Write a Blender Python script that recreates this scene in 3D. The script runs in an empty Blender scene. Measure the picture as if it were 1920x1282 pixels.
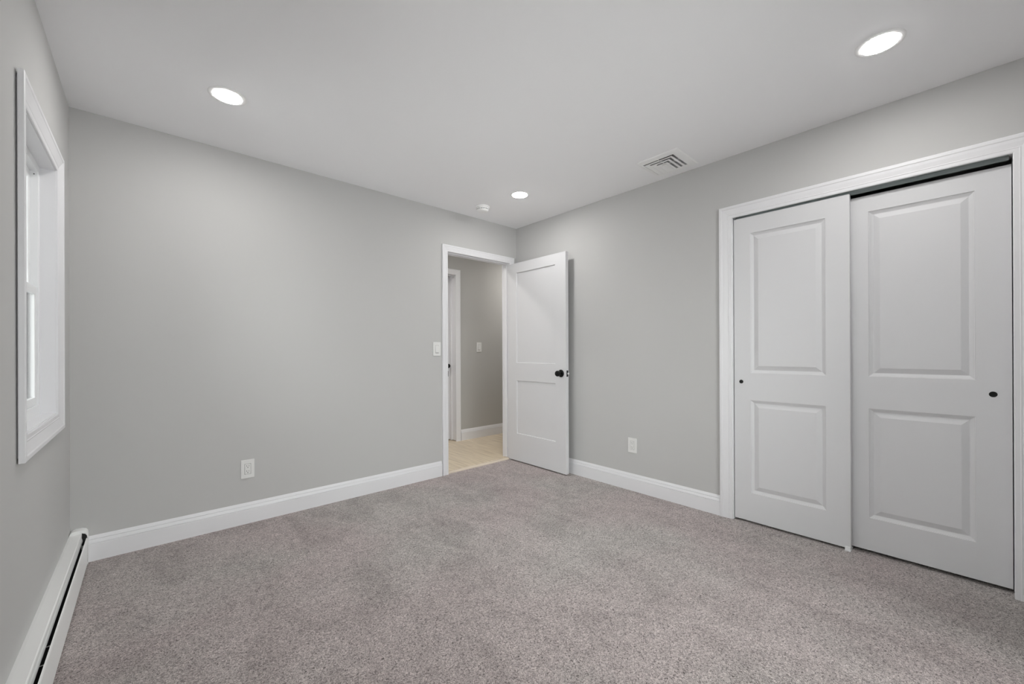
import bpy, bmesh, math, random
from mathutils import Vector, Matrix
random.seed(7)
S = bpy.context.scene
COL = S.collection

# ------------------------------------------------------------------ camera
F_PX, YAW, PITCH, ROLL, CAM_H, SY = 756.53, 0.73392, 0.0007, -0.00371, 1.1273, 659.12
cam_d = bpy.data.cameras.new('camera'); cam = bpy.data.objects.new('camera', cam_d); COL.objects.link(cam)
fw = Vector((math.sin(YAW)*math.cos(PITCH), math.cos(YAW)*math.cos(PITCH), math.sin(PITCH)))
rt = Vector((math.cos(YAW), -math.sin(YAW), 0)); up = rt.cross(fw)
rt2 = rt*math.cos(ROLL)+up*math.sin(ROLL); up2 = up*math.cos(ROLL)-rt*math.sin(ROLL)
M = Matrix((rt2, up2, -fw)).transposed().to_4x4(); M.translation = Vector((0, 0, CAM_H))
cam.matrix_world = M
cam_d.sensor_fit = 'HORIZONTAL'; cam_d.sensor_width = 36.0
cam_d.lens = 36.0*F_PX/1920.0
cam_d.shift_y = (SY-641.0)/1920.0
cam_d.clip_start = 0.02
S.camera = cam

# ------------------------------------------------------------------ world: overcast daylight outside the window
W = bpy.data.worlds.new('overcast_sky'); S.world = W; W.use_nodes = True
nt = W.node_tree; nt.nodes.clear()
wo = nt.nodes.new('ShaderNodeOutputWorld'); bg = nt.nodes.new('ShaderNodeBackground')
tc = nt.nodes.new('ShaderNodeTexCoord'); sp = nt.nodes.new('ShaderNodeSeparateXYZ'); rp = nt.nodes.new('ShaderNodeValToRGB')
nt.links.new(tc.outputs['Generated'], sp.inputs[0]); nt.links.new(sp.outputs['Z'], rp.inputs[0])
rp.color_ramp.elements[0].position = 0.0; rp.color_ramp.elements[0].color = (0.66, 0.655, 0.655, 1)
rp.color_ramp.elements[1].position = 0.04; rp.color_ramp.elements[1].color = (1.0, 1.0, 1.0, 1)
nt.links.new(rp.outputs[0], bg.inputs['Color']); bg.inputs['Strength'].default_value = 0.95
nt.links.new(bg.outputs[0], wo.inputs['Surface'])

# ------------------------------------------------------------------ exposure
S.view_settings.view_transform = 'Standard'
S.view_settings.look = 'None'
S.view_settings.gamma = 1.0
S.view_settings.use_curve_mapping = False
S.view_settings.exposure = 2.94
LAMP_E = 21.0          # ceiling wafer lamps
HALL_E = 34.0
S.cycles.max_bounces = 16
S.cycles.diffuse_bounces = 12

# ------------------------------------------------------------------ room dimensions (metres)
L, R, D, H, FY = -0.31, 2.9215, 3.1673, 2.44, -0.46
WT = 0.105            # bedroom/hall partition
HY = 4.22             # hall far wall
HX0, HX1 = 1.30, 4.70
HF = 0.012            # hall floor height

# ------------------------------------------------------------------ materials
def mat(name, col, rough=0.5, metal=0.0, bump=None, spec=0.5):
    m = bpy.data.materials.new(name); m.use_nodes = True
    n = m.node_tree; b = n.nodes['Principled BSDF']
    b.inputs['Base Color'].default_value = (*col, 1); b.inputs['Roughness'].default_value = rough
    b.inputs['Metallic'].default_value = metal; b.inputs['Specular IOR Level'].default_value = spec
    if bump:
        sc, st, dist = bump
        t = n.nodes.new('ShaderNodeTexCoord'); no = n.nodes.new('ShaderNodeTexNoise'); bu = n.nodes.new('ShaderNodeBump')
        no.inputs['Scale'].default_value = sc; no.inputs['Detail'].default_value = 3
        bu.inputs['Strength'].default_value = st; bu.inputs['Distance'].default_value = dist
        n.links.new(t.outputs['Object'], no.inputs['Vector']); n.links.new(no.outputs['Fac'], bu.inputs['Height'])
        n.links.new(bu.outputs[0], b.inputs['Normal'])
    return m
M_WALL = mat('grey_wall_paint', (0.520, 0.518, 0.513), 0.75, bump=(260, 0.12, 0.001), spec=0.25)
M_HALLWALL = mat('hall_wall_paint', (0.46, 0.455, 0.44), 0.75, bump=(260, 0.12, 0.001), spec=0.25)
M_CEIL = mat('white_ceiling_paint', (0.885, 0.885, 0.90), 0.9, bump=(200, 0.1, 0.001), spec=0.15)
M_TRIM = mat('white_trim_paint', (0.76, 0.76, 0.78), 0.38)
M_DOOR = mat('white_door_paint', (0.66, 0.66, 0.675), 0.42, bump=(90, 0.08, 0.0008))
M_VINYL = mat('white_vinyl', (0.82, 0.83, 0.84), 0.3)
M_PLAST = mat('white_plastic', (0.74, 0.74, 0.73), 0.35)
M_CPLAST = mat('white_ceiling_plastic', (0.88, 0.88, 0.88), 0.5)
M_BLACK = mat('matte_black_metal', (0.012, 0.012, 0.012), 0.35, 0.6)
M_STEEL = mat('brushed_steel', (0.62, 0.63, 0.63), 0.3, 1.0)
M_BOLT = mat('bright_nickel', (0.85, 0.85, 0.84), 0.35, 0.4)
M_ALU = mat('aluminium_track', (0.45, 0.49, 0.49), 0.4, 0.9)
M_HEAT = mat('white_enamel', (0.88, 0.885, 0.88), 0.4)
M_DARK = mat('dark_cavity', (0.012, 0.012, 0.012), 0.9)
M_DUCT = mat('duct_interior', (0.035, 0.035, 0.035), 0.8)
M_SLOT = mat('dark_slot', (0.05, 0.05, 0.05), 0.8)
M_FIN = mat('aluminium_fin', (0.10, 0.10, 0.10), 0.4, 0.8)
M_EDGE = mat('light_wood_reducer', (0.62, 0.54, 0.44), 0.5)

def emis(name, col, e):
    m = bpy.data.materials.new(name); m.use_nodes = True; n = m.node_tree; n.nodes.clear()
    o = n.nodes.new('ShaderNodeOutputMaterial'); em = n.nodes.new('ShaderNodeEmission')
    em.inputs[0].default_value = (*col, 1); em.inputs[1].default_value = e; n.links.new(em.outputs[0], o.inputs[0]); return m
M_LAMP = emis('lit_diffuser', (1.0, 0.985, 0.96), LAMP_E)
M_HLAMP = emis('lit_hall_diffuser', (1.0, 0.97, 0.93), HALL_E)

def glass():
    m = bpy.data.materials.new('window_glass'); m.use_nodes = True; n = m.node_tree; n.nodes.clear()
    o = n.nodes.new('ShaderNodeOutputMaterial'); mx = n.nodes.new('ShaderNodeMixShader'); tr = n.nodes.new('ShaderNodeBsdfTransparent')
    gl = n.nodes.new('ShaderNodeBsdfGlossy'); fr = n.nodes.new('ShaderNodeFresnel'); fr.inputs[0].default_value = 1.45
    gl.inputs['Roughness'].default_value = 0.02; tr.inputs[0].default_value = (0.95, 0.97, 0.96, 1)
    n.links.new(fr.outputs[0], mx.inputs[0]); n.links.new(tr.outputs[0], mx.inputs[1]); n.links.new(gl.outputs[0], mx.inputs[2])
    n.links.new(mx.outputs[0], o.inputs[0]); return m
M_GLASS = glass()

def carpet():
    m = bpy.data.materials.new('cut_pile_carpet'); m.use_nodes = True; n = m.node_tree; b = n.nodes['Principled BSDF']
    N = n.nodes.new; Lk = n.links.new
    t = N('ShaderNodeTexCoord')
    def noise(scale, detail=2, rough=0.5, dist=0.0, vec=None):
        k = N('ShaderNodeTexNoise'); k.inputs['Scale'].default_value = scale; k.inputs['Detail'].default_value = detail
        k.inputs['Roughness'].default_value = rough; k.inputs['Distortion'].default_value = dist
        Lk(vec if vec else t.outputs['Object'], k.inputs['Vector']); return k
    def ramp(src, stops):
        r = N('ShaderNodeValToRGB'); e = r.color_ramp.elements
        e[0].position, e[0].color = stops[0][0], (*stops[0][1], 1); e[1].position, e[1].color = stops[-1][0], (*stops[-1][1], 1)
        for p, c in stops[1:-1]:
            x = e.new(p); x.color = (*c, 1)
        Lk(src, r.inputs[0]); return r
    def mul(a, bb, f=1.0):
        x = N('ShaderNodeMix'); x.data_type = 'RGBA'; x.blend_type = 'MULTIPLY'; x.inputs[0].default_value = f
        Lk(a, x.inputs[6]); Lk(bb, x.inputs[7]); return x.outputs[2]
    fine = noise(150, 5, 0.72, 1.4)
    c1 = ramp(fine.outputs['Fac'], [(0.37, (0.07, 0.057, 0.055)), (0.44, (0.29, 0.253, 0.246)), (0.50, (0.45, 0.402, 0.392)), (0.59, (0.71, 0.65, 0.635))])
    # sweeps left in the nap by the vacuum and by feet
    mp = N('ShaderNodeMapping'); mp.inputs['Rotation'].default_value = (0, 0, math.radians(38)); mp.inputs['Scale'].default_value = (1.0, 0.55, 1)
    Lk(t.outputs['Object'], mp.inputs['Vector'])
    sw = noise(4.2, 3, 0.55, 0.9, mp.outputs[0])
    c2 = ramp(sw.outputs['Fac'], [(0.34, (0.86, 0.85, 0.85)), (0.46, (0.965, 0.96, 0.96)), (0.62, (1.06, 1.06, 1.06))])
    cl = noise(22, 3, 0.6, 0.3)
    c3 = ramp(cl.outputs['Fac'], [(0.33, (0.88, 0.875, 0.875)), (0.5, (0.98, 0.98, 0.98)), (0.66, (1.06, 1.06, 1.06))])
    tint = noise(1.1, 2, 0.5, 0.4)
    c4 = ramp(tint.outputs['Fac'], [(0.42, (0.985, 0.955, 0.955)), (0.62, (0.955, 0.985, 0.965))])
    o = mul(mul(mul(c1.outputs[0], c2.outputs[0]), c3.outputs[0]), c4.outputs[0])
    Lk(o, b.inputs['Base Color'])
    b.inputs['Roughness'].default_value = 1.0; b.inputs['Specular IOR Level'].default_value = 0.05
    b.inputs['Sheen Weight'].default_value = 0.15; b.inputs['Sheen Roughness'].default_value = 0.6
    bu = N('ShaderNodeBump'); bu.inputs['Strength'].default_value = 0.8; bu.inputs['Distance'].default_value = 0.006
    Lk(fine.outputs['Fac'], bu.inputs['Height']); Lk(bu.outputs[0], b.inputs['Normal'])
    return m
M_CARPET = carpet()

def woodfloor():
    m = bpy.data.materials.new('light_oak_planks'); m.use_nodes = True; n = m.node_tree; b = n.nodes['Principled BSDF']
    N = n.nodes.new; Lk = n.links.new
    t = N('ShaderNodeTexCoord'); mp = N('ShaderNodeMapping'); mp.inputs['Rotation'].default_value = (0, 0, math.radians(90))
    Lk(t.outputs['Object'], mp.inputs['Vector'])
    br = N('ShaderNodeTexBrick'); br.inputs['Scale'].default_value = 1.0; br.inputs['Brick Width'].default_value = 1.3
    br.inputs['Row Height'].default_value = 0.18; br.inputs['Mortar Size'].default_value = 0.0015
    br.inputs['Color1'].default_value = (0.74, 0.64, 0.49, 1); br.inputs['Color2'].default_value = (0.68, 0.575, 0.43, 1)
    br.inputs['Mortar'].default_value = (0.45, 0.36, 0.26, 1); Lk(mp.outputs[0], br.inputs['Vector'])
    m2 = N('ShaderNodeMapping'); m2.inputs['Scale'].default_value = (14, 1.2, 1); Lk(t.outputs['Object'], m2.inputs['Vector'])
    g = N('ShaderNodeTexNoise'); g.inputs['Scale'].default_value = 2.5; g.inputs['Detail'].default_value = 5; g.inputs['Distortion'].default_value = 0.6
    Lk(m2.outputs[0], g.inputs['Vector'])
    r = N('ShaderNodeValToRGB'); r.color_ramp.elements[0].position = 0.3; r.color_ramp.elements[0].color = (0.78, 0.76, 0.74, 1)
    r.color_ramp.elements[1].position = 0.6; r.color_ramp.elements[1].color = (1, 1, 1, 1); Lk(g.outputs['Fac'], r.inputs[0])
    x = N('ShaderNodeMix'); x.data_type = 'RGBA'; x.blend_type = 'MULTIPLY'; x.inputs[0].default_value = 1
    Lk(br.outputs['Color'], x.inputs[6]); Lk(r.outputs[0], x.inputs[7]); Lk(x.outputs[2], b.inputs['Base Color'])
    b.inputs['Roughness'].default_value = 0.35
    return m
M_WOOD = woodfloor()

# ------------------------------------------------------------------ mesh helpers
def box(bm, x0, x1, y0, y1, z0, z1):
    vs = [bm.verts.new((x, y, z)) for x in (x0, x1) for y in (y0, y1) for z in (z0, z1)]
    for f in ((0, 1, 3, 2), (4, 6, 7, 5), (0, 4, 5, 1), (2, 3, 7, 6), (0, 2, 6, 4), (1, 5, 7, 3)):
        bm.faces.new([vs[i] for i in f])

def lathe(bm, prof, origin, axis, seg=48, scale=(1, 1)):
    """prof: (radius, distance along axis); closed to the axis where the radius is 0"""
    a = Vector(axis).normalized(); u = a.orthogonal().normalized(); v = a.cross(u); o = Vector(origin)
    rings = []
    for r, h in prof:
        if r < 1e-7: rings.append([bm.verts.new(o+a*h)])
        else: rings.append([bm.verts.new(o+a*h+(u*math.cos(2*math.pi*k/seg)*scale[0]+v*math.sin(2*math.pi*k/seg)*scale[1])*r) for k in range(seg)])
    for A, B in zip(rings, rings[1:]):
        for k in range(seg):
            k2 = (k+1) % seg
            if len(A) == 1 and len(B) == 1: continue
            if len(A) == 1: bm.faces.new((A[0], B[k2], B[k]))
            elif len(B) == 1: bm.faces.new((A[k], A[k2], B[0]))
            else: bm.faces.new((A[k], A[k2], B[k2], B[k]))

def obj(name, bm, m, parent=None, bevel=0.0, smooth=False, loc=None):
    bmesh.ops.recalc_face_normals(bm, faces=bm.faces)
    me = bpy.data.meshes.new(name)
    if loc is not None:
        bmesh.ops.translate(bm, verts=bm.verts, vec=-Vector(loc))
    bm.to_mesh(me); bm.free(); me.materials.append(m)
    o = bpy.data.objects.new(name, me); COL.objects.link(o)
    if loc is not None: o.location = loc
    if parent is not None:
        o.parent = parent
        if loc is None and parent.location.length > 0:
            o.location = -parent.location
    if smooth:
        for p in me.polygons: p.use_smooth = True
        try: me.set_sharp_from_angle(angle=math.radians(35))
        except Exception: pass
    if bevel:
        b = o.modifiers.new('bevel', 'BEVEL'); b.width = bevel; b.segments = 2; b.limit_method = 'ANGLE'; b.angle_limit = math.radians(50)
    return o

def tag(o, label, cat=None, group=None, kind=None):
    o['label'] = label
    if cat: o['category'] = cat
    if group: o['group'] = group
    if kind: o['kind'] = kind
    return o

def empty(name, loc):
    o = bpy.data.objects.new(name, None); COL.objects.link(o); o.location = loc; o.empty_display_size = 0.05; return o

def structure(o, label, cat='room'):
    return tag(o, label, cat, kind='structure')

def sweep(bm, O, U, V, Nn, path, prof, closed=False):
    """mitred moulding: path = 2-D points (u,v) of the INNER edge, profile = (offset outward, thickness); outward = right of travel"""
    O, U, V, Nn = map(Vector, (O, U, V, Nn)); P = [Vector(p) for p in path]; n = len(P)
    def nrm(a, b):
        d = (b-a).normalized(); return Vector((-d.y, d.x))
    rings = []
    for i in range(n):
        if closed or 0 < i < n-1:
            n1 = nrm(P[i-1], P[i]); n2 = nrm(P[i], P[(i+1) % n]); m = n1+n2; m = m/m.dot(n1)
        else: m = nrm(P[0], P[1]) if i == 0 else nrm(P[n-2], P[n-1])
        rings.append([bm.verts.new(O+U*(P[i].x+m.x*w)+V*(P[i].y+m.y*w)+Nn*t) for w, t in prof])
    k = len(prof)
    for i in range(n if closed else n-1):
        A, B = rings[i], rings[(i+1) % n]
        for j in range(k):
            bm.faces.new((A[j], A[(j+1) % k], B[(j+1) % k], B[j]))
    if not closed:
        bm.faces.new(rings[0]); bm.faces.new(rings[-1][::-1])

def casing_prof(w, t=0.018, t0=0.009):
    return [(0, 0), (0, t0), (0.05*w, t0+0.0018), (0.22*w, t0+0.0018), (0.26*w, t0+0.0035), (0.31*w, t0+0.0020), (0.58*w, t0+0.45*(t-t0)+0.0015),
            (0.74*w, t-0.0025), (0.78*w, t-0.0005), (0.80*w, t), (0.95*w, t), (w, t-0.002), (w, 0)]

BASE_PROF = [(0, 0), (0.0145, 0), (0.0145, 0.0925), (0.0132, 0.0943), (0.0085, 0.0948), (0.0085, 0.0978), (0.0134, 0.0986), (0.0072, 0.1150), (0.0035, 0.1155), (0.0035, 0.1184), (0.0078, 0.1190), (0.0010, 0.1348), (0, 0.1360)]

def panel_slab(bm, O, U, Nn, w, h, th, panels, prof, back=True):
    """slab with recessed/raised panels. O lower corner on the front face, U across, Nn = front normal, Z up"""
    O, U, Nn = Vector(O), Vector(U), Vector(Nn); Z = Vector((0, 0, 1))
    xs = sorted({0, w, *[p[0] for p in panels], *[p[1] for p in panels]}); zs = sorted({0, h, *[p[2] for p in panels], *[p[3] for p in panels]})
    for side in ((0, 1), (1, -1)) if back else ((0, 1),):
        off = -th if side[0] else 0.0; sg = side[1]
        def P(x, z, d): return O+U*x+Z*z+Nn*(off-d*sg)
        for a, b in zip(xs, xs[1:]):
            for c, d in zip(zs, zs[1:]):
                if any(p[0] <= a and b <= p[1] and p[2] <= c and d <= p[3] for p in panels): continue
                bm.faces.new([bm.verts.new(P(*q, 0)) for q in ((a, c), (b, c), (b, d), (a, d))])
        for (a, b, c, d) in panels:
            loops = [[P(a+i, c+i, e), P(b-i, c+i, e), P(b-i, d-i, e), P(a+i, d-i, e)] for i, e in prof]
            for A, B in zip(loops, loops[1:]):
                for k in range(4):
                    k2 = (k+1) % 4
                    bm.faces.new([bm.verts.new(q) for q in (A[k], A[k2], B[k2], B[k])])
            bm.faces.new([bm.verts.new(q) for q in loops[-1]])
    def Q(x, z, y): return O+U*x+Z*z-Nn*y
    for a, b in zip(xs, xs[1:]):
        for z in (0, h): bm.faces.new([bm.verts.new(Q(*q)) for q in ((a, z, 0), (b, z, 0), (b, z, th), (a, z, th))])
    for c, d in zip(zs, zs[1:]):
        for x in (0, w): bm.faces.new([bm.verts.new(Q(*q)) for q in ((x, c, 0), (x, d, 0), (x, d, th), (x, c, th))])
    if not back: bm.faces.new([bm.verts.new(Q(*q)) for q in ((0, 0, th), (w, 0, th), (w, h, th), (0, h, th))])
    bmesh.ops.remove_doubles(bm, verts=bm.verts, dist=1e-5)

# ================================================================== THE SETTING
# openings
DX0, DX1, DZ = 2.050, 2.826, 2.062          # doorway jamb-to-jamb in the back wall (rough opening 15 mm wider)
CY0, CY1, CZ = -0.168, 1.018, 2.030         # closet opening
WY0, WY1, WZ0, WZ1 = 2.073, 2.733, 0.860, 1.952   # window
# carpet floor
bm = bmesh.new(); box(bm, L-0.16, R, FY-0.15, D+0.004, -0.06, 0.0); box(bm, R, R+0.70, CY0-0.25, CY1+0.25, -0.06, 0.0)
floor = structure(obj('floor', bm, M_CARPET), 'mottled taupe grey cut pile carpet covering the bedroom floor', 'floor')
# ceiling (with the hole for the air vent)
VX0, VX1, VY0, VY1 = 2.595, 2.812, 1.272, 1.490
bm = bmesh.new()
box(bm, L-0.16, VX0, FY-0.15, D+WT, H, H+0.12); box(bm, VX1, R+0.82, FY-0.15, D+WT, H, H+0.12)
box(bm, VX0, VX1, FY-0.15, VY0, H, H+0.12); box(bm, VX0, VX1, VY1, D+WT, H, H+0.12)
structure(obj('ceiling', bm, M_CEIL), 'flat white bedroom ceiling with three lit round downlights', 'ceiling')
# walls
J = 0.019
bm = bmesh.new()
box(bm, L-0.15, DX0-J, D, D+WT, -0.06, H); box(bm, DX1+J, HX1+0.1, D, D+WT, -0.06, H); box(bm, DX0-J, DX1+J, D, D+WT, DZ+J, H)
structure(obj('wall_back', bm, M_WALL), 'light grey wall with the open doorway to the hall', 'wall')
bm = bmesh.new()
box(bm, R, R+0.12, CY1+J, D, -0.06, H); box(bm, R, R+0.12, FY, CY0-J, -0.06, H); box(bm, R, R+0.12, CY0-J, CY1+J, CZ+J, H)
structure(obj('wall_right', bm, M_WALL), 'light grey wall with the sliding closet doors', 'wall')
bm = bmesh.new(); LWY = (0.95,); hwid = (WY1-WY0)/2+J      # opening for an added, unseen left-wall window that lets in fill daylight
ys = [FY, LWY[0]-hwid, LWY[0]+hwid, WY0-J, WY1+J, D]
for a, b in zip(ys[::2], ys[1::2]): box(bm, L-0.15, L, a, b, -0.06, H)
for a, b in zip(ys[1:-1:2], ys[2:-1:2]):
    box(bm, L-0.15, L, a, b, WZ1+J, H); box(bm, L-0.15, L, a, b, -0.06, WZ0-J)
structure(obj('wall_left', bm, M_WALL), 'light grey wall with the white framed window above the heater', 'wall')
PX0, PX1, PZ = 0.75, 2.30, 2.04       # opening of the added glazed door behind the viewpoint, for fill daylight
bm = bmesh.new(); box(bm, L-0.15, PX0-J, FY-0.15, FY, -0.06, H); box(bm, PX1+J, R+0.82, FY-0.15, FY, -0.06, H); box(bm, PX0-J, PX1+J, FY-0.15, FY, PZ+J, H)
structure(obj('wall_front', bm, M_WALL), 'light grey bedroom wall behind the viewpoint', 'wall')
# closet interior shell
bm = bmesh.new(); box(bm, R+0.70, R+0.82, CY0-0.37, CY1+0.37, -0.06, H); box(bm, R+0.12, R+0.70, CY0-0.37, CY0-0.25, -0.06, H)
box(bm, R+0.12, R+0.70, CY1+0.25, CY1+0.37, -0.06, H)
structure(obj('wall_closet', bm, M_WALL), 'grey inner walls of the closet behind the sliding doors', 'wall')
# hall
bm = bmesh.new(); box(bm, HX0, HX1, D+0.034, HY+0.9, -0.06, HF)
structure(obj('floor_hall', bm, M_WOOD), 'light oak plank floor of the hall beyond the doorway', 'floor')
HDX0, HDX1, HDZ = 2.06, 2.862, 2.098
bm = bmesh.new()
box(bm, HX0, HDX0-J, HY, HY+0.115, HF, H); box(bm, HDX1+J, HX1, HY, HY+0.115, HF, H); box(bm, HDX0-J, HDX1+J, HY, HY+0.115, HDZ+J, H)
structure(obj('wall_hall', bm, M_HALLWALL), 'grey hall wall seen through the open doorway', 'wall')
bm = bmesh.new(); box(bm, HX0-0.1, HX0, D+WT, HY+0.9, HF, H); box(bm, HX1, HX1+0.1, D+WT, HY+0.9, HF, H); box(bm, HX0, HX1, HY+0.9, HY+1.0, HF, H)
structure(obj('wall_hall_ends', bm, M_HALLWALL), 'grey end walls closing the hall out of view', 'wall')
bm = bmesh.new(); box(bm, HX0-0.1, HX1+0.1, D+WT, HY+1.0, H, H+0.1)
structure(obj('ceiling_hall', bm, M_CEIL), 'white ceiling of the hall beyond the doorway', 'ceiling')
# wood reducer where carpet meets planks
bm = bmesh.new()
prof = [(0, 0), (0.004, 0.010), (0.012, 0.0165), (0.030, 0.0165), (0.034, 0.0125), (0.034, 0)]
a = [bm.verts.new((DX0, D+0.004+u, v)) for u, v in prof]; b = [bm.verts.new((DX1, D+0.004+u, v)) for u, v in prof]
for i in range(len(prof)): bm.faces.new((a[i], a[(i+1) % 6], b[(i+1) % 6], b[i]))
bm.faces.new(a); bm.faces.new(b[::-1])
structure(obj('trim_1', bm, M_EDGE), 'pale wooden threshold strip between the carpet and hall planks', 'threshold')

# baseboards
def baseboard(name, a, b, n, z0, label):
    """a, b wall-line points; n = direction into the room"""
    bm = bmesh.new(); a, b, n = Vector((*a, z0)), Vector((*b, z0)), Vector((*n, 0)); Z = Vector((0, 0, 1))
    A = [bm.verts.new(a+n*t+Z*z) for t, z in BASE_PROF]; B = [bm.verts.new(b+n*t+Z*z) for t, z in BASE_PROF]
    k = len(A)
    for i in range(k): bm.faces.new((A[i], A[(i+1) % k], B[(i+1) % k], B[i]))
    bm.faces.new(A); bm.faces.new(B[::-1])
    return structure(obj(name, bm, M_TRIM), label, 'baseboard')
CW = 0.060
baseboard('baseboard_back', (L+0.069, D), (DX0-0.004-CW, D), (0, -1), 0, 'white moulded baseboard under the grey wall left of the doorway')
baseboard('baseboard_right', (R, D-0.014), (R, CY1+0.083), (-1, 0), 0, 'white moulded baseboard between the open door and the closet')
baseboard('baseboard_front', (L, FY), (PX0-0.09, FY), (0, 1), 0, 'white moulded baseboard along the wall behind the viewpoint')
baseboard('baseboard_hall', (HDX1+0.07, HY), (HX1, HY), (0, -1), HF, 'white moulded baseboard along the hall wall above the planks')

# ---- bedroom doorway frame: casing, jamb, stop, strike plate
bm = bmesh.new()
r = 0.005
sweep(bm, (0, D, 0), (1, 0, 0), (0, 0, 1), (0, -1, 0), [(DX0+r, 0), (DX0+r, DZ-r), (DX1-r, DZ-r), (DX1-r, 0)], casing_prof(CW))
t2 = structure(obj('trim_2', bm, M_TRIM), 'white casing framing the open bedroom doorway', 'door frame')
bm = bmesh.new()
box(bm, DX0-J, DX0, D-0.001, D+WT+0.001, 0.0005, DZ+J); box(bm, DX1, DX1+J, D-0.001, D+WT+0.001, 0.0005, DZ+J); box(bm, DX0, DX1, D-0.001, D+WT+0.001, DZ, DZ+J)
obj('jamb', bm, M_TRIM, t2, bevel=0.001)
bm = bmesh.new(); s0, s1, sd = D+0.038, D+0.078, 0.012
box(bm, DX0, DX0+sd, s0, s1, 0.017, DZ); box(bm, DX1-sd, DX1, s0, s1, 0.017, DZ); box(bm, DX0+sd, DX1-sd, s0, s1, DZ-sd, DZ)
obj('door_stop', bm, M_TRIM, t2, bevel=0.0015)
bm = bmesh.new()
box(bm, DX0-0.0005, DX0+0.0015, D+0.000, D+0.030, 0.902, 0.957); box(bm, DX0+0.0012, DX0+0.0066, D-0.0106, D+0.0005, 0.904, 0.953)
obj('strike_plate', bm, M_BLACK, t2, bevel=0.0006)['label'] = 'black metal strike plate'
bm = bmesh.new()
sweep(bm, (0, D+WT, 0), (1, 0, 0), (0, 0, 1), (0, 1, 0), [(DX0+r, HF), (DX0+r, DZ-r), (DX1-r, DZ-r), (DX1-r, HF)], casing_prof(CW))
obj('hall_casing', bm, M_TRIM, t2)

# ---- open bedroom door leaf (shaker, two flat panels), swung against the right wall
LX, LY0, LY1, LZ0, LZ1 = 2.8125, 2.389, 3.182, 0.013, 2.040
lw = LY1-LY0
bm = bmesh.new()
pn = [(lw-(3.049-LY0), lw-(2.518-LY0), 0.278, 0.822), (lw-(3.049-LY0), lw-(2.518-LY0), 1.002, 1.927)]
panel_slab(bm, (LX, LY1, LZ0), (0, -1, 0), (-1, 0, 0), lw, LZ1-LZ0, 0.036, pn, [(0, 0), (0.0035, 0.0095)])
d1 = structure(obj('door_1', bm, M_DOOR), 'open white two panel bedroom door with a round black knob', 'door')
def knob(parent, base, axis, r=0.0345, smallr=0.027):
    base = Vector(base); axis = Vector(axis)
    bm = bmesh.new(); lathe(bm, [(0, 0), (r, 0), (r, 0.004), (r-0.003, 0.007), (r-0.009, 0.009), (0, 0.009)], base, axis)
    ro = obj('rosette', bm, M_BLACK, parent, smooth=True)
    bm = bmesh.new()
    lathe(bm, [(0.0, 0.007), (0.012, 0.007), (0.011, 0.022), (0.014, 0.029), (0.022, 0.033), (smallr-0.001, 0.039), (smallr, 0.047), (smallr-0.001, 0.055), (0.023, 0.060), (0.012, 0.0625), (0, 0.063)], base, axis)
    return obj('door_knob', bm, M_BLACK, parent, smooth=True)
k = knob(d1, (LX, 2.447, 0.929), (-1, 0, 0)); k['label'] = 'round matte black door knob'
bm = bmesh.new(); box(bm, LX+0.008, LX+0.030, LY0-0.0012, LY0+0.002, 0.900, 0.957)
lp = obj('latch_plate', bm, M_BLACK, d1, bevel=0.0006); lp['label'] = 'black latch plate on the door edge'
bm = bmesh.new(); box(bm, LX+0.019, LX+0.034, LY0-0.011, LY0+0.001, 0.920, 0.936)
obj('latch_bolt', bm, M_BOLT, lp, bevel=0.003)['label'] = 'bright steel latch bolt'
for z in (0.22, 1.02, 1.84):
    bm = bmesh.new(); lathe(bm, [(0, 0), (0.006, 0), (0.006, 0.09), (0, 0.09)], (LX+0.0415, LY1+0.0, z), (0, 0, 1), 16)
    hg = obj('hinge', bm, M_BLACK, d1, smooth=True)

# ---- hall door in the far hall wall
bm = bmesh.new()
HCW = 0.064
sweep(bm, (0, HY, 0), (1, 0, 0), (0, 0, 1), (0, -1, 0), [(HDX0+r, HF), (HDX0+r, HDZ-r), (HDX1-r, HDZ-r), (HDX1-r, HF)], casing_prof(HCW))
t3 = structure(obj('trim_3', bm, M_TRIM), 'white casing of the second doorway across the hall', 'door frame')
HJ = 0.175
bm = bmesh.new()
box(bm, HDX0-J, HDX0, HY-0.001, HY+HJ, HF+0.005, HDZ+J); box(bm, HDX1, HDX1+J, HY-0.001, HY+HJ, HF+0.008, HDZ+J); box(bm, HDX0, HDX1, HY-0.001, HY+HJ, HDZ, HDZ+J)
obj('jamb', bm, M_TRIM, t3, bevel=0.001)
bm = bmesh.new(); box(bm, HDX0, HDX0+0.012, HY+0.085, HY+0.12, HF+0.003, HDZ); box(bm, HDX1-0.012, HDX1, HY+0.085, HY+0.12, HF+0.003, HDZ); box(bm, HDX0+0.012, HDX1-0.012, HY+0.085, HY+0.12, HDZ-0.012, HDZ)
obj('door_stop', bm, M_TRIM, t3, bevel=0.001)
bm = bmesh.new(); hw = HDX1-HDX0-0.006
panel_slab(bm, (HDX0+0.003, HY+0.121, HF+0.012), (1, 0, 0), (0, -1, 0), hw, 2.06, 0.036, [(0.115, hw-0.115, 0.26, 0.82), (0.115, hw-0.115, 1.0, 1.94)], [(0, 0), (0.0035, 0.0095)])
d2 = structure(obj('door_2', bm, M_DOOR), 'closed white door across the hall, only a sliver beside its black knob', 'door')
k = knob(d2, (HDX1-0.066, HY+0.121, 0.955), (0, -1, 0)); k['label'] = 'round matte black door knob'

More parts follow.
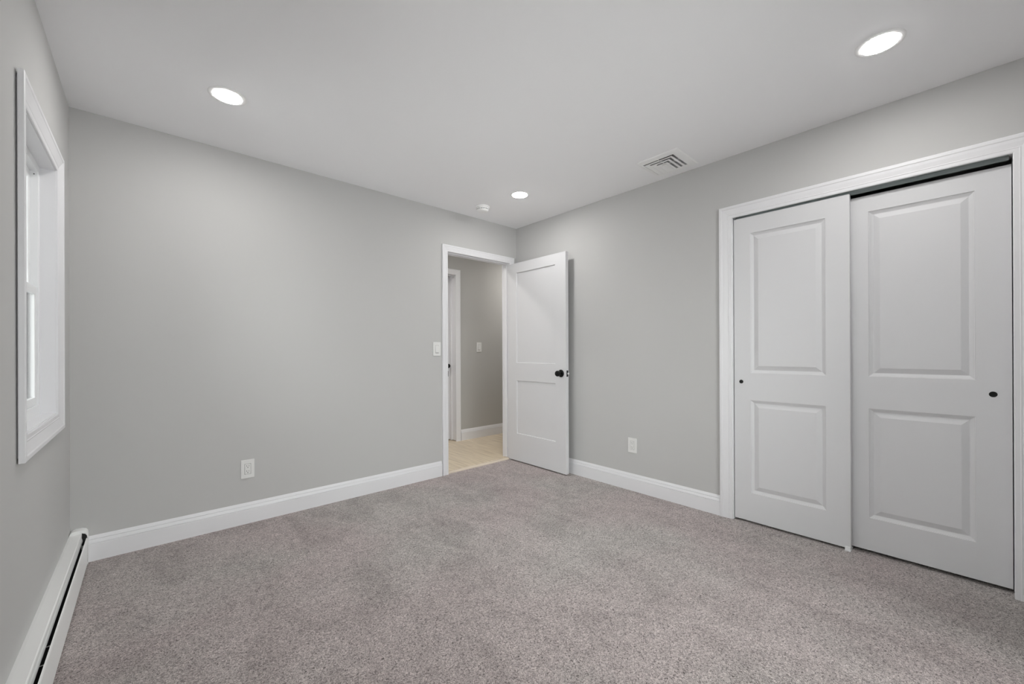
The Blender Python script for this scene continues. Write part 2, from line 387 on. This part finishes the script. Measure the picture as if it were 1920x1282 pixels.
# ---- closet frame: casing, jamb, track, floor guide
bm = bmesh.new(); CCW = 0.080
sweep(bm, (R, 0, 0), (0, 1, 0), (0, 0, 1), (-1, 0, 0), [(CY1+0.003, 0), (CY1+0.003, CZ-0.010), (CY0+0.003, CZ-0.010), (CY0+0.003, 0)][::-1], casing_prof(CCW))
t4 = structure(obj('trim_4', bm, M_TRIM), 'wide white casing framing the closet opening', 'closet frame')
bm = bmesh.new()
box(bm, R-0.001, R+0.121, CY1, CY1+J, 0.0005, CZ+J); box(bm, R-0.001, R+0.121, CY0-J, CY0, 0.0005, CZ+J); box(bm, R-0.001, R+0.121, CY0, CY1, CZ, CZ+J)
obj('jamb', bm, M_TRIM, t4)
bm = bmesh.new()
ty0, ty1 = CY0+0.012, CY1-0.006
box(bm, R+0.004, R+0.096, ty0, ty1, CZ-0.002, CZ)                      # top web
box(bm, R+0.004, R+0.0055, ty0, ty1, CZ-0.006, CZ-0.002)               # front lip
box(bm, R+0.0455, R+0.0475, ty0, ty1, CZ-0.021, CZ-0.002)              # middle rail
box(bm, R+0.0945, R+0.096, ty0, ty1, CZ-0.010, CZ-0.002)               # rear lip
obj('track', bm, M_ALU, t4)['label'] = 'grey metal sliding track above the closet doors'
bm = bmesh.new(); gy = 0.424
box(bm, R-0.004, R+0.100, gy-0.014, gy+0.014, 0.0, 0.006)
box(bm, R-0.004, R+0.003, gy-0.013, gy+0.012, 0.006, 0.026)
for q in (gy-0.012, gy+0.003): box(bm, R-0.010, R-0.004, q, q+0.006, 0.0, 0.006)
obj('floor_guide', bm, M_VINYL, t4, bevel=0.0015)['label'] = 'small white plastic floor guide under the closet doors'

RP = [(0, 0), (0.0012, 0.0034), (0.0050, 0.0046), (0.0062, 0.0062), (0.0170, 0.0122), (0.0200, 0.0126), (0.0445, 0.0022), (0.0470, 0.0014)]
def closet_door(name, x, y0, y1, z0, z1, py0, py1, pull_y, pull_z, label, pr):
    bm = bmesh.new(); w = y1-y0
    panel_slab(bm, (x, y1, z0), (0, -1, 0), (-1, 0, 0), w, z1-z0, 0.035,
               [(y1-py1, y1-py0, 0.199-z0, 0.806-z0), (y1-py1, y1-py0, 0.984-z0, 1.899-z0)], RP)
    d = structure(obj(name, bm, M_DOOR, bevel=0.0012), label, 'sliding door')
    d.modifiers['bevel'].angle_limit = math.radians(80)
    bm = bmesh.new(); lathe(bm, [(0, 0.0004), (pr-0.004, 0.0004), (pr-0.003, 0.0012), (pr-0.0005, 0.0018), (pr, 0.0010), (pr, -0.0002)], (x, pull_y, pull_z), (-1, 0, 0), 32)
    fp = obj('finger_pull', bm, M_BLACK, d, smooth=True); fp['label'] = 'round black finger pull'
    return d
closet_door('door_3', R+0.006, 0.411, CY1-0.004, 0.014, 2.008, 0.521, 0.916, 0.971, 0.925,
            'front sliding closet door with raised panels, the narrower looking one beside the grey wall', 0.0125)
closet_door('door_4', R+0.051, CY0+0.0035, 0.448, 0.019, 1.990, -0.052, 0.337, -0.107, 0.918,
            'rear sliding closet door with raised panels, below the dark gap of the track', 0.0135)

# ================================================================== WINDOW
win = empty('window_1', (L, (WY0+WY1)/2, WZ0))
structure(win, 'white double hung window with moulded casing on the left wall', 'window')
bm = bmesh.new()
sweep(bm, (L, 0, 0), (0, 1, 0), (0, 0, 1), (1, 0, 0), [(WY0-0.004, WZ0-0.004), (WY0-0.004, WZ1+0.004), (WY1+0.004, WZ1+0.004), (WY1+0.004, WZ0-0.004)], casing_prof(0.077, 0.0205, 0.0065)[:-1]+[(0.077, 0.0048), (0.062, 0.0048), (0.062, 0)], closed=True)
obj('casing', bm, M_TRIM, win)
UX = L-0.046   # face of the vinyl unit
bm = bmesh.new()
for (a, b_, c, d) in ((WY0-J, WY0, WZ0-J, WZ1+J), (WY1, WY1+J, WZ0-J, WZ1+J), (WY0, WY1, WZ0-J, WZ0), (WY0, WY1, WZ1, WZ1+J)):
    box(bm, UX, L+0.0006, a, b_, c, d)
obj('window_jamb', bm, M_TRIM, win)
bm = bmesh.new(); fz0, fz1 = WZ0+0.044, WZ1-0.028
X1 = L-0.15
FWD = 0.030
box(bm, X1, UX, WY0-J, WY0+FWD, WZ0-J, WZ1+J); box(bm, X1, UX, WY1-FWD, WY1+J, WZ0-J, WZ1+J)
box(bm, X1, UX, WY0+FWD, WY1-FWD, WZ0-J, fz0); box(bm, X1, UX, WY0+FWD, WY1-FWD, fz1, WZ1+J)
obj('window_frame', bm, M_VINYL, win, bevel=0.001)
def sash(name, x, z0, z1, parent):
    bm = bmesh.new(); ya, yb = WY0+FWD+0.0005, WY1-FWD-0.0005; s = 0.034; d = 0.016
    box(bm, x-d, x, ya, ya+s, z0, z1); box(bm, x-d, x, yb-s, yb, z0, z1)
    box(bm, x-d, x, ya+s, yb-s, z0, z0+s); box(bm, x-d, x, ya+s, yb-s, z1-s, z1)
    sh = obj(name, bm, M_VINYL, parent, bevel=0.0015)
    bm = bmesh.new(); box(bm, x-0.0095, x-0.0065, ya+s-0.004, yb-s+0.004, z0+s-0.004, z1-s+0.004)
    g = obj('glass_pane', bm, M_GLASS, sh); g.location = (0, 0, 0)
    return sh
mz = 1.401
sash('lower_sash', UX-0.006, fz0+0.001, mz+0.017, win)
sash('upper_sash', UX-0.0235, mz-0.017, fz1-0.001, win)
bm = bmesh.new(); lathe(bm, [(0, 0.0005), (0.0022, 0.0005), (0.0022, -0.001)], (UX-0.012, WY1-FWD, fz1-0.012), (0, -1, 0), 12)
obj('screw_hole', bm, M_DARK, win)

# added copy of the window, unseen beside the viewpoint, to brighten the room
w2 = win.copy(); COL.objects.link(w2); w2.location = (L, LWY[0], WZ0); w2.name = 'added_fill_window'
w2['label'] = 'added white double hung window on the left wall, unseen source of fill daylight'
for ch in list(win.children):
    c2 = ch.copy(); COL.objects.link(c2); c2.parent = w2
    for g in list(ch.children):
        g2 = g.copy(); COL.objects.link(g2); g2.parent = c2
# glazed sliding door added behind the viewpoint; its daylight lifts the low surfaces
bm = bmesh.new()
sweep(bm, (0, FY, 0), (1, 0, 0), (0, 0, 1), (0, 1, 0), [(PX0-0.004, 0), (PX0-0.004, PZ+0.004), (PX1+0.004, PZ+0.004), (PX1+0.004, 0)], casing_prof(0.077))
pd = structure(obj('added_fill_door', bm, M_TRIM), 'added white framed glazed sliding door, unseen behind the viewpoint, for fill daylight', 'sliding door')
bm = bmesh.new()
box(bm, PX0-J, PX0+0.03, FY-0.15, FY, 0, PZ+J); box(bm, PX1-0.03, PX1+J, FY-0.15, FY, 0, PZ+J); box(bm, PX0+0.03, PX1-0.03, FY-0.15, FY, PZ-0.03, PZ+J); box(bm, PX0+0.03, PX1-0.03, FY-0.15, FY, -0.05, 0.03)
obj('door_frame', bm, M_VINYL, pd)
pm = (PX0+PX1)/2
for xa, xb, yy in ((PX0+0.031, pm+0.03, FY-0.05), (pm-0.03, PX1-0.031, FY-0.095)):
    bm = bmesh.new(); w_ = 0.06
    box(bm, xa, xa+w_, yy-0.035, yy, 0.031, PZ-0.031); box(bm, xb-w_, xb, yy-0.035, yy, 0.031, PZ-0.031)
    box(bm, xa+w_, xb-w_, yy-0.035, yy, 0.031, 0.12); box(bm, xa+w_, xb-w_, yy-0.035, yy, PZ-0.091, PZ-0.031)
    dp = obj('door_panel', bm, M_VINYL, pd)
    bm = bmesh.new(); box(bm, xa+w_-0.004, xb-w_+0.004, yy-0.020, yy-0.015, 0.116, PZ-0.087); g = obj('glass_pane', bm, M_GLASS, dp)

# ================================================================== CEILING LAMPS
def lamp(x, y, label, z=H, lm=M_LAMP, group='round ceiling downlights'):
    t = empty('recessed_light', (x, y, z)); tag(t, label, 'ceiling light', group)
    bm = bmesh.new(); lathe(bm, [(0.0625, 0.0), (0.0625, 0.0030), (0.067, 0.0032), (0.076, 0.0027), (0.0815, 0.0018), (0.083, 0.0006), (0.083, 0.0)], (0, 0, 0), (0, 0, -1), 64)
    o = obj('trim_ring', bm, M_CPLAST, None, smooth=True); o.parent = t
    bm = bmesh.new(); lathe(bm, [(0.0625, 0.0010), (0.0620, 0.0037), (0.0580, 0.0048), (0.045, 0.0062), (0.025, 0.0072), (0, 0.0076)], (0, 0, 0), (0, 0, -1), 64)
    o = obj('diffuser', bm, lm, None, smooth=True); o.parent = t; o['label'] = 'glowing white round diffuser'
    return t
lamp(0.305, 2.502, 'lit round downlight in the ceiling nearest the window and the left grey wall')
lamp(2.311, 2.457, 'lit round downlight in the ceiling in front of the open door, beside the smoke detector')
lamp(2.326, 0.224, 'lit round downlight in the ceiling above the rear sliding closet door')
lamp(0.305, 0.224, 'added lit round downlight above the viewpoint, unseen, for fill light')  # fourth lamp, added out of view to brighten the room
lamp(4.00, 3.70, 'lit round downlight in the hall ceiling, right of the doorway and out of view', H, M_HLAMP, 'hall downlights')
lamp(1.75, 3.70, 'added lit round downlight in the hall ceiling, unseen left of the doorway, for fill light', H, M_HLAMP, 'hall downlights')  # extra unseen hall lamp, added to light the far door jamb

# ================================================================== SMOKE DETECTOR
sd = empty('smoke_detector', (2.252, 2.885, H)); tag(sd, 'small round white smoke detector on the ceiling near the doorway', 'smoke detector')
bm = bmesh.new(); lathe(bm, [(0, 0), (0.064, 0), (0.064, 0.010), (0.061, 0.012), (0, 0.012)], (0, 0, 0), (0, 0, -1), 48)
o = obj('base', bm, M_CPLAST, None, smooth=True); o.parent = sd
bm = bmesh.new(); lathe(bm, [(0, 0.012), (0.048, 0.012), (0.047, 0.030), (0, 0.030)], (0, 0, 0), (0, 0, -1), 48)
o = obj('sensor_chamber', bm, M_SLOT, None, smooth=True); o.parent = sd; o['label'] = 'dark slotted ring of the detector'
bm = bmesh.new(); lathe(bm, [(0.050, 0.012), (0.056, 0.0122), (0.056, 0.0225), (0.050, 0.0225)], (0, 0, 0), (0, 0, -1), 48)
lathe(bm, [(0, 0.0275), (0.052, 0.0275), (0.0545, 0.029), (0.053, 0.034), (0.046, 0.040), (0.030, 0.0435), (0, 0.045)], (0, 0, 0), (0, 0, -1), 48)
for k in range(14):
    a = 2*math.pi*k/14; c, s = math.cos(a), math.sin(a)
    vs = []
    for dr, dt in ((0.047, -0.002), (0.053, -0.002), (0.053, 0.002), (0.047, 0.002)):
        vs.append((c*dr-s*dt, s*dr+c*dt))
    lo = [bm.verts.new((x, y, -0.022)) for x, y in vs]; hi = [bm.verts.new((x, y, -0.028)) for x, y in vs]
    for i in range(4): bm.faces.new((lo[i], lo[(i+1) % 4], hi[(i+1) % 4], hi[i]))
o = obj('cover', bm, M_CPLAST, None, smooth=True); o.parent = sd

# ================================================================== AIR VENT (three-way nested louvres)
av = empty('air_vent', ((VX0+VX1)/2, (VY0+VY1)/2, H)); tag(av, 'square white ceiling air vent with nested dark louvre slots above the wall', 'air vent')
bm = bmesh.new(); OX0, OX1, OY0, OY1 = 2.534, 2.851, 1.214, 1.512
inner = [(VX0, VY0), (VX1, VY0), (VX1, VY1), (VX0, VY1)]
def ring(x0, x1, y0, y1, z): return [(x0, y0, z), (x1, y0, z), (x1, y1, z), (x0, y1, z)]
loops = [ring(OX0, OX1, OY0, OY1, H), ring(OX0, OX1, OY0, OY1, H-0.0015), ring(OX0+0.008, OX1-0.008, OY0+0.008, OY1-0.008, H-0.0045),
         ring(VX0-0.006, VX1+0.006, VY0-0.006, VY1+0.006, H-0.0055), ring(VX0, VX1, VY0, VY1, H-0.003), ring(VX0, VX1, VY0, VY1, H+0.004)]
vl = [[bm.verts.new(p) for p in lp_] for lp_ in loops]
for A, B in zip(vl, vl[1:]):
    for i in range(4): bm.faces.new((A[i], A[(i+1) % 4], B[(i+1) % 4], B[i]))
obj('frame', bm, M_CPLAST, av, smooth=False)
bm = bmesh.new(); box(bm, VX0-0.0005, VX1+0.0005, VY0-0.0005, VY1+0.0005, H+0.003, H+0.1)
for f in [f for f in bm.faces if f.calc_center_median().z < H+0.01]: bm.faces.remove(f)
obj('duct_box', bm, M_DUCT, av)['label'] = 'dark duct interior'
# each U-shaped louvre is open to the duct on the near-x and near-y sides and almost closed on the far-y side
st = 0.0325; SX, SYN, SYF = 0.0105, 0.0140, 0.0040
for i in range(3):
    d = st*i; bm = bmesh.new()
    A = [(VX1, VY0+d+SYN), (VX0+d+SX, VY0+d+SYN), (VX0+d+SX, VY1-d-SYF), (VX1, VY1-d-SYF)]      # outer edge
    B = [(VX1, VY0+d+st), (VX0+d+st, VY0+d+st), (VX0+d+st, VY1-d-st), (VX1, VY1-d-st)]          # inner edge
    zA, zB, th = H-0.0045, H-0.0015, 0.0014
    a_ = [bm.verts.new((x, y, zA)) for x, y in A]; b_ = [bm.verts.new((x, y, zB)) for x, y in B]
    a2 = [bm.verts.new((x, y, zA+th)) for x, y in A]; b2 = [bm.verts.new((x, y, zB+th)) for x, y in B]
    for k in range(3):
        bm.faces.new((a_[k], a_[k+1], b_[k+1], b_[k])); bm.faces.new((a2[k], b2[k], b2[k+1], a2[k+1]))
        bm.faces.new((a_[k], a2[k], a2[k+1], a_[k+1])); bm.faces.new((b_[k], b_[k+1], b2[k+1], b2[k]))
    obj('louvre', bm, M_CPLAST, av)
bm = bmesh.new(); box(bm, VX0+st*3-0.001, VX1, VY0+st*3-0.001, VY1-st*3+0.004, H-0.0045, H-0.0025)
obj('centre_plate', bm, M_CPLAST, av)
def spacer(*a):
    bm = bmesh.new(); box(bm, *a); obj('louvre_spacer', bm, M_CPLAST, av)
for i, xx in enumerate((2.688, 2.692, 2.697)):
    spacer(xx-0.0025, xx+0.0025, VY0+st*i-0.001, VY0+st*i+SYN+0.001, H-0.0040, H-0.001)
for i, yy in enumerate((1.378, 1.376, 1.375)):
    spacer(VX0+st*i-0.001, VX0+st*i+SX+0.001, yy-0.0025, yy+0.0025, H-0.0040, H-0.001)

# ================================================================== WALL PLATES
def plate(name, origin, U, N, w, h, label, cat, kind, group=None):
    """origin = centre on the wall"""
    t = empty(name, origin); tag(t, label, cat, group)
    U, N, Z = Vector(U), Vector(N), Vector((0, 0, 1))
    def bx(bm, u0, u1, z0, z1, n0, n1):
        vs = [bm.verts.new(U*u+Z*z+N*n) for u in (u0, u1) for z in (z0, z1) for n in (n0, n1)]
        for f in ((0, 1, 3, 2), (4, 6, 7, 5), (0, 4, 5, 1), (2, 3, 7, 6), (0, 2, 6, 4), (1, 5, 7, 3)): bm.faces.new([vs[i] for i in f])
    def add(nm, bm, m, par=None, bev=0.0):
        o = obj(nm, bm, m, None, bevel=bev); o.parent = par or t; return o
    bm = bmesh.new(); bx(bm, -w/2, w/2, -h/2, h/2, 0, 0.0065); add('cover_plate', bm, M_PLAST, None, 0.0028)
    if kind == 'switch':
        bm = bmesh.new()
        # paddle: tilted wedge, proud at the bottom
        vs = [U*u+Z*z+N*n for u in (-0.0165, 0.0165) for z, n in ((-0.033, 0.006), (0.033, 0.006), (0.033, 0.0068), (-0.031, 0.0115), (-0.033, 0.0105))]
        v = [bm.verts.new(p) for p in vs]
        bm.faces.new(v[:5]); bm.faces.new(v[5:][::-1])
        for i in range(5): bm.faces.new((v[i], v[(i+1) % 5], v[5+(i+1) % 5], v[5+i]))
        add('rocker', bm, M_PLAST)
        bm = bmesh.new(); bx(bm, -0.0174, 0.0174, -0.0362, 0.0340, 0.005, 0.00665); add('rocker_gap', bm, M_SLOT)['label'] = 'thin dark gap around the rocker'
    else:
        bm = bmesh.new(); bx(bm, -0.0178, 0.0178, -0.0345, 0.0345, 0.005, 0.00662); add('insert_gap', bm, M_SLOT)['label'] = 'thin dark gap around the socket insert'
        bm = bmesh.new(); bx(bm, -0.0165, 0.0165, -0.0333, 0.0333, 0.005, 0.0085); ins = add('socket_insert', bm, M_PLAST, None, 0.0012)
        for zc in (0.017, -0.017):
            for nm, u, zz, hw_, hh in (('slot', -0.0062, 0.004, 0.0012, 0.0042), ('slot', 0.0062, 0.004, 0.0010, 0.0034)):
                bm = bmesh.new(); bx(bm, u-hw_, u+hw_, zc+zz-hh, zc+zz+hh, 0.008, 0.0087); add(nm, bm, M_SLOT, ins)
            bm = bmesh.new(); lathe(bm, [(0, 0.0088), (0.0026, 0.0088), (0.0026, 0.008)], Z*(zc-0.0065), N, 16); add('ground_hole', bm, M_SLOT, ins)
    return t
plate('light_switch', (1.940, D, 1.156), (1, 0, 0), (0, -1, 0), 0.078, 0.125, 'white rocker light switch on the bedroom wall beside the doorway', 'light switch', 'switch')
plate('light_switch', (3.221, HY, 1.190), (1, 0, 0), (0, -1, 0), 0.080, 0.125, 'white rocker light switch on the hall wall, seen through the doorway', 'light switch', 'switch')
plate('wall_outlet', (0.489, D, 0.359), (1, 0, 0), (0, -1, 0), 0.077, 0.122, 'white double wall outlet low on the wide grey wall left of the doorway', 'outlet', 'outlet')
plate('wall_outlet', (R, 1.780, 0.366), (0, -1, 0), (-1, 0, 0), 0.080, 0.119, 'white double wall outlet between the open door and the closet', 'outlet', 'outlet')

# ================================================================== BASEBOARD HEATER
he = empty('baseboard_heater', (L, 1.5, 0)); tag(he, 'long white baseboard heater under the window along the left wall', 'heater')
hy0, hy1 = -0.30, 3.128
def extr(bm, pts, y0, y1):
    a = [bm.verts.new((L+u, y0, z)) for u, z in pts]; b = [bm.verts.new((L+u, y1, z)) for u, z in pts]; k = len(pts)
    for i in range(k): bm.faces.new((a[i], a[(i+1) % k], b[(i+1) % k], b[i]))
    bm.faces.new(a); bm.faces.new(b[::-1])
# hood: back plate, gently sloping top, vertical lip, out-turned edge
bm = bmesh.new()
extr(bm, [(0, 0.02), (0, 0.1690), (0.010, 0.1715), (0.0440, 0.1760), (0.0475, 0.1745), (0.0480, 0.172), (0.0470, 0.152), (0.0515, 0.1350), (0.0500, 0.1345),
          (0.0455, 0.1515), (0.0462, 0.171), (0.0435, 0.1742), (0.008, 0.1690), (0.0015, 0.166), (0.0015, 0.02)], hy0, hy1-0.014)
obj('hood', bm, M_HEAT, he)
bm = bmesh.new()
extr(bm, [(0.0680, 0.010), (0.0690, 0.143), (0.0670, 0.1485), (0.0645, 0.1490), (0.0640, 0.1475), (0.0660, 0.1465), (0.0675, 0.142), (0.0665, 0.0115), (0.055, 0.0115), (0.055, 0.010)], hy0, hy1-0.020)
obj('front_panel', bm, M_HEAT, he)
# dark element: pipe with fins
bm = bmesh.new(); lathe(bm, [(0, 0), (0.010, 0), (0.010, hy1-hy0-0.03), (0, hy1-hy0-0.03)], (L+0.031, hy0+0.01, 0.085), (0, 1, 0), 16)
el = obj('heating_pipe', bm, M_DARK, he, smooth=True)
bm = bmesh.new(); yy = hy0+0.03
while yy < hy1-0.08:
    box(bm, L+0.006, L+0.056, yy, yy+0.0006, 0.058, 0.112); yy += 0.008
fn = obj('fin', bm, M_FIN, el); fn.location = (0, 0, 0); fn['kind'] = 'stuff'; fn['label'] = 'dark metal fins on the heating pipe'
bm = bmesh.new(); box(bm, L+0.002, L+0.0035, hy0+0.01, hy1-0.02, 0.02, 0.163); box(bm, L+0.0035, L+0.0660, hy0+0.01, hy1-0.0165, 0.010, 0.0115); box(bm, L+0.0035, L+0.0455, hy1-0.024, hy1-0.0165, 0.0115, 0.165)
obj('inner_liner', bm, M_DARK, he)
for q, wd in ((1.985, 0.003), (2.10, 0.004)):
    bm = bmesh.new(); box(bm, L+0.046, L+0.0655, q, q+wd, 0.119, 0.1215)
    o = obj('damper_bracket', bm, M_BOLT, he, bevel=0.0005)
def cap(y0, y1):
    bm = bmesh.new()
    outer = [(0, 0.003), (0, 0.168), (0.003, 0.180), (0.010, 0.187), (0.022, 0.1905), (0.045, 0.1895), (0.060, 0.184), (0.067, 0.174), (0.069, 0.160), (0.070, 0.003)]
    extr(bm, outer, y0, y1)
    return obj('end_cap', bm, M_HEAT, he, bevel=0.002, smooth=True)
cap(hy1-0.014, D-0.0005); cap(hy0-0.02, hy0+0.012)
bm = bmesh.new(); extr(bm, [(0.047, 0.11), (0.047, 0.176), (0.060, 0.170), (0.066, 0.160), (0.0685, 0.14), (0.0685, 0.02), (0.066, 0.02), (0.066, 0.11)], hy1-0.016, hy1-0.0145)
obj('end_gap', bm, M_DARK, he)['label'] = 'dark gap between the front panel and the end cap'
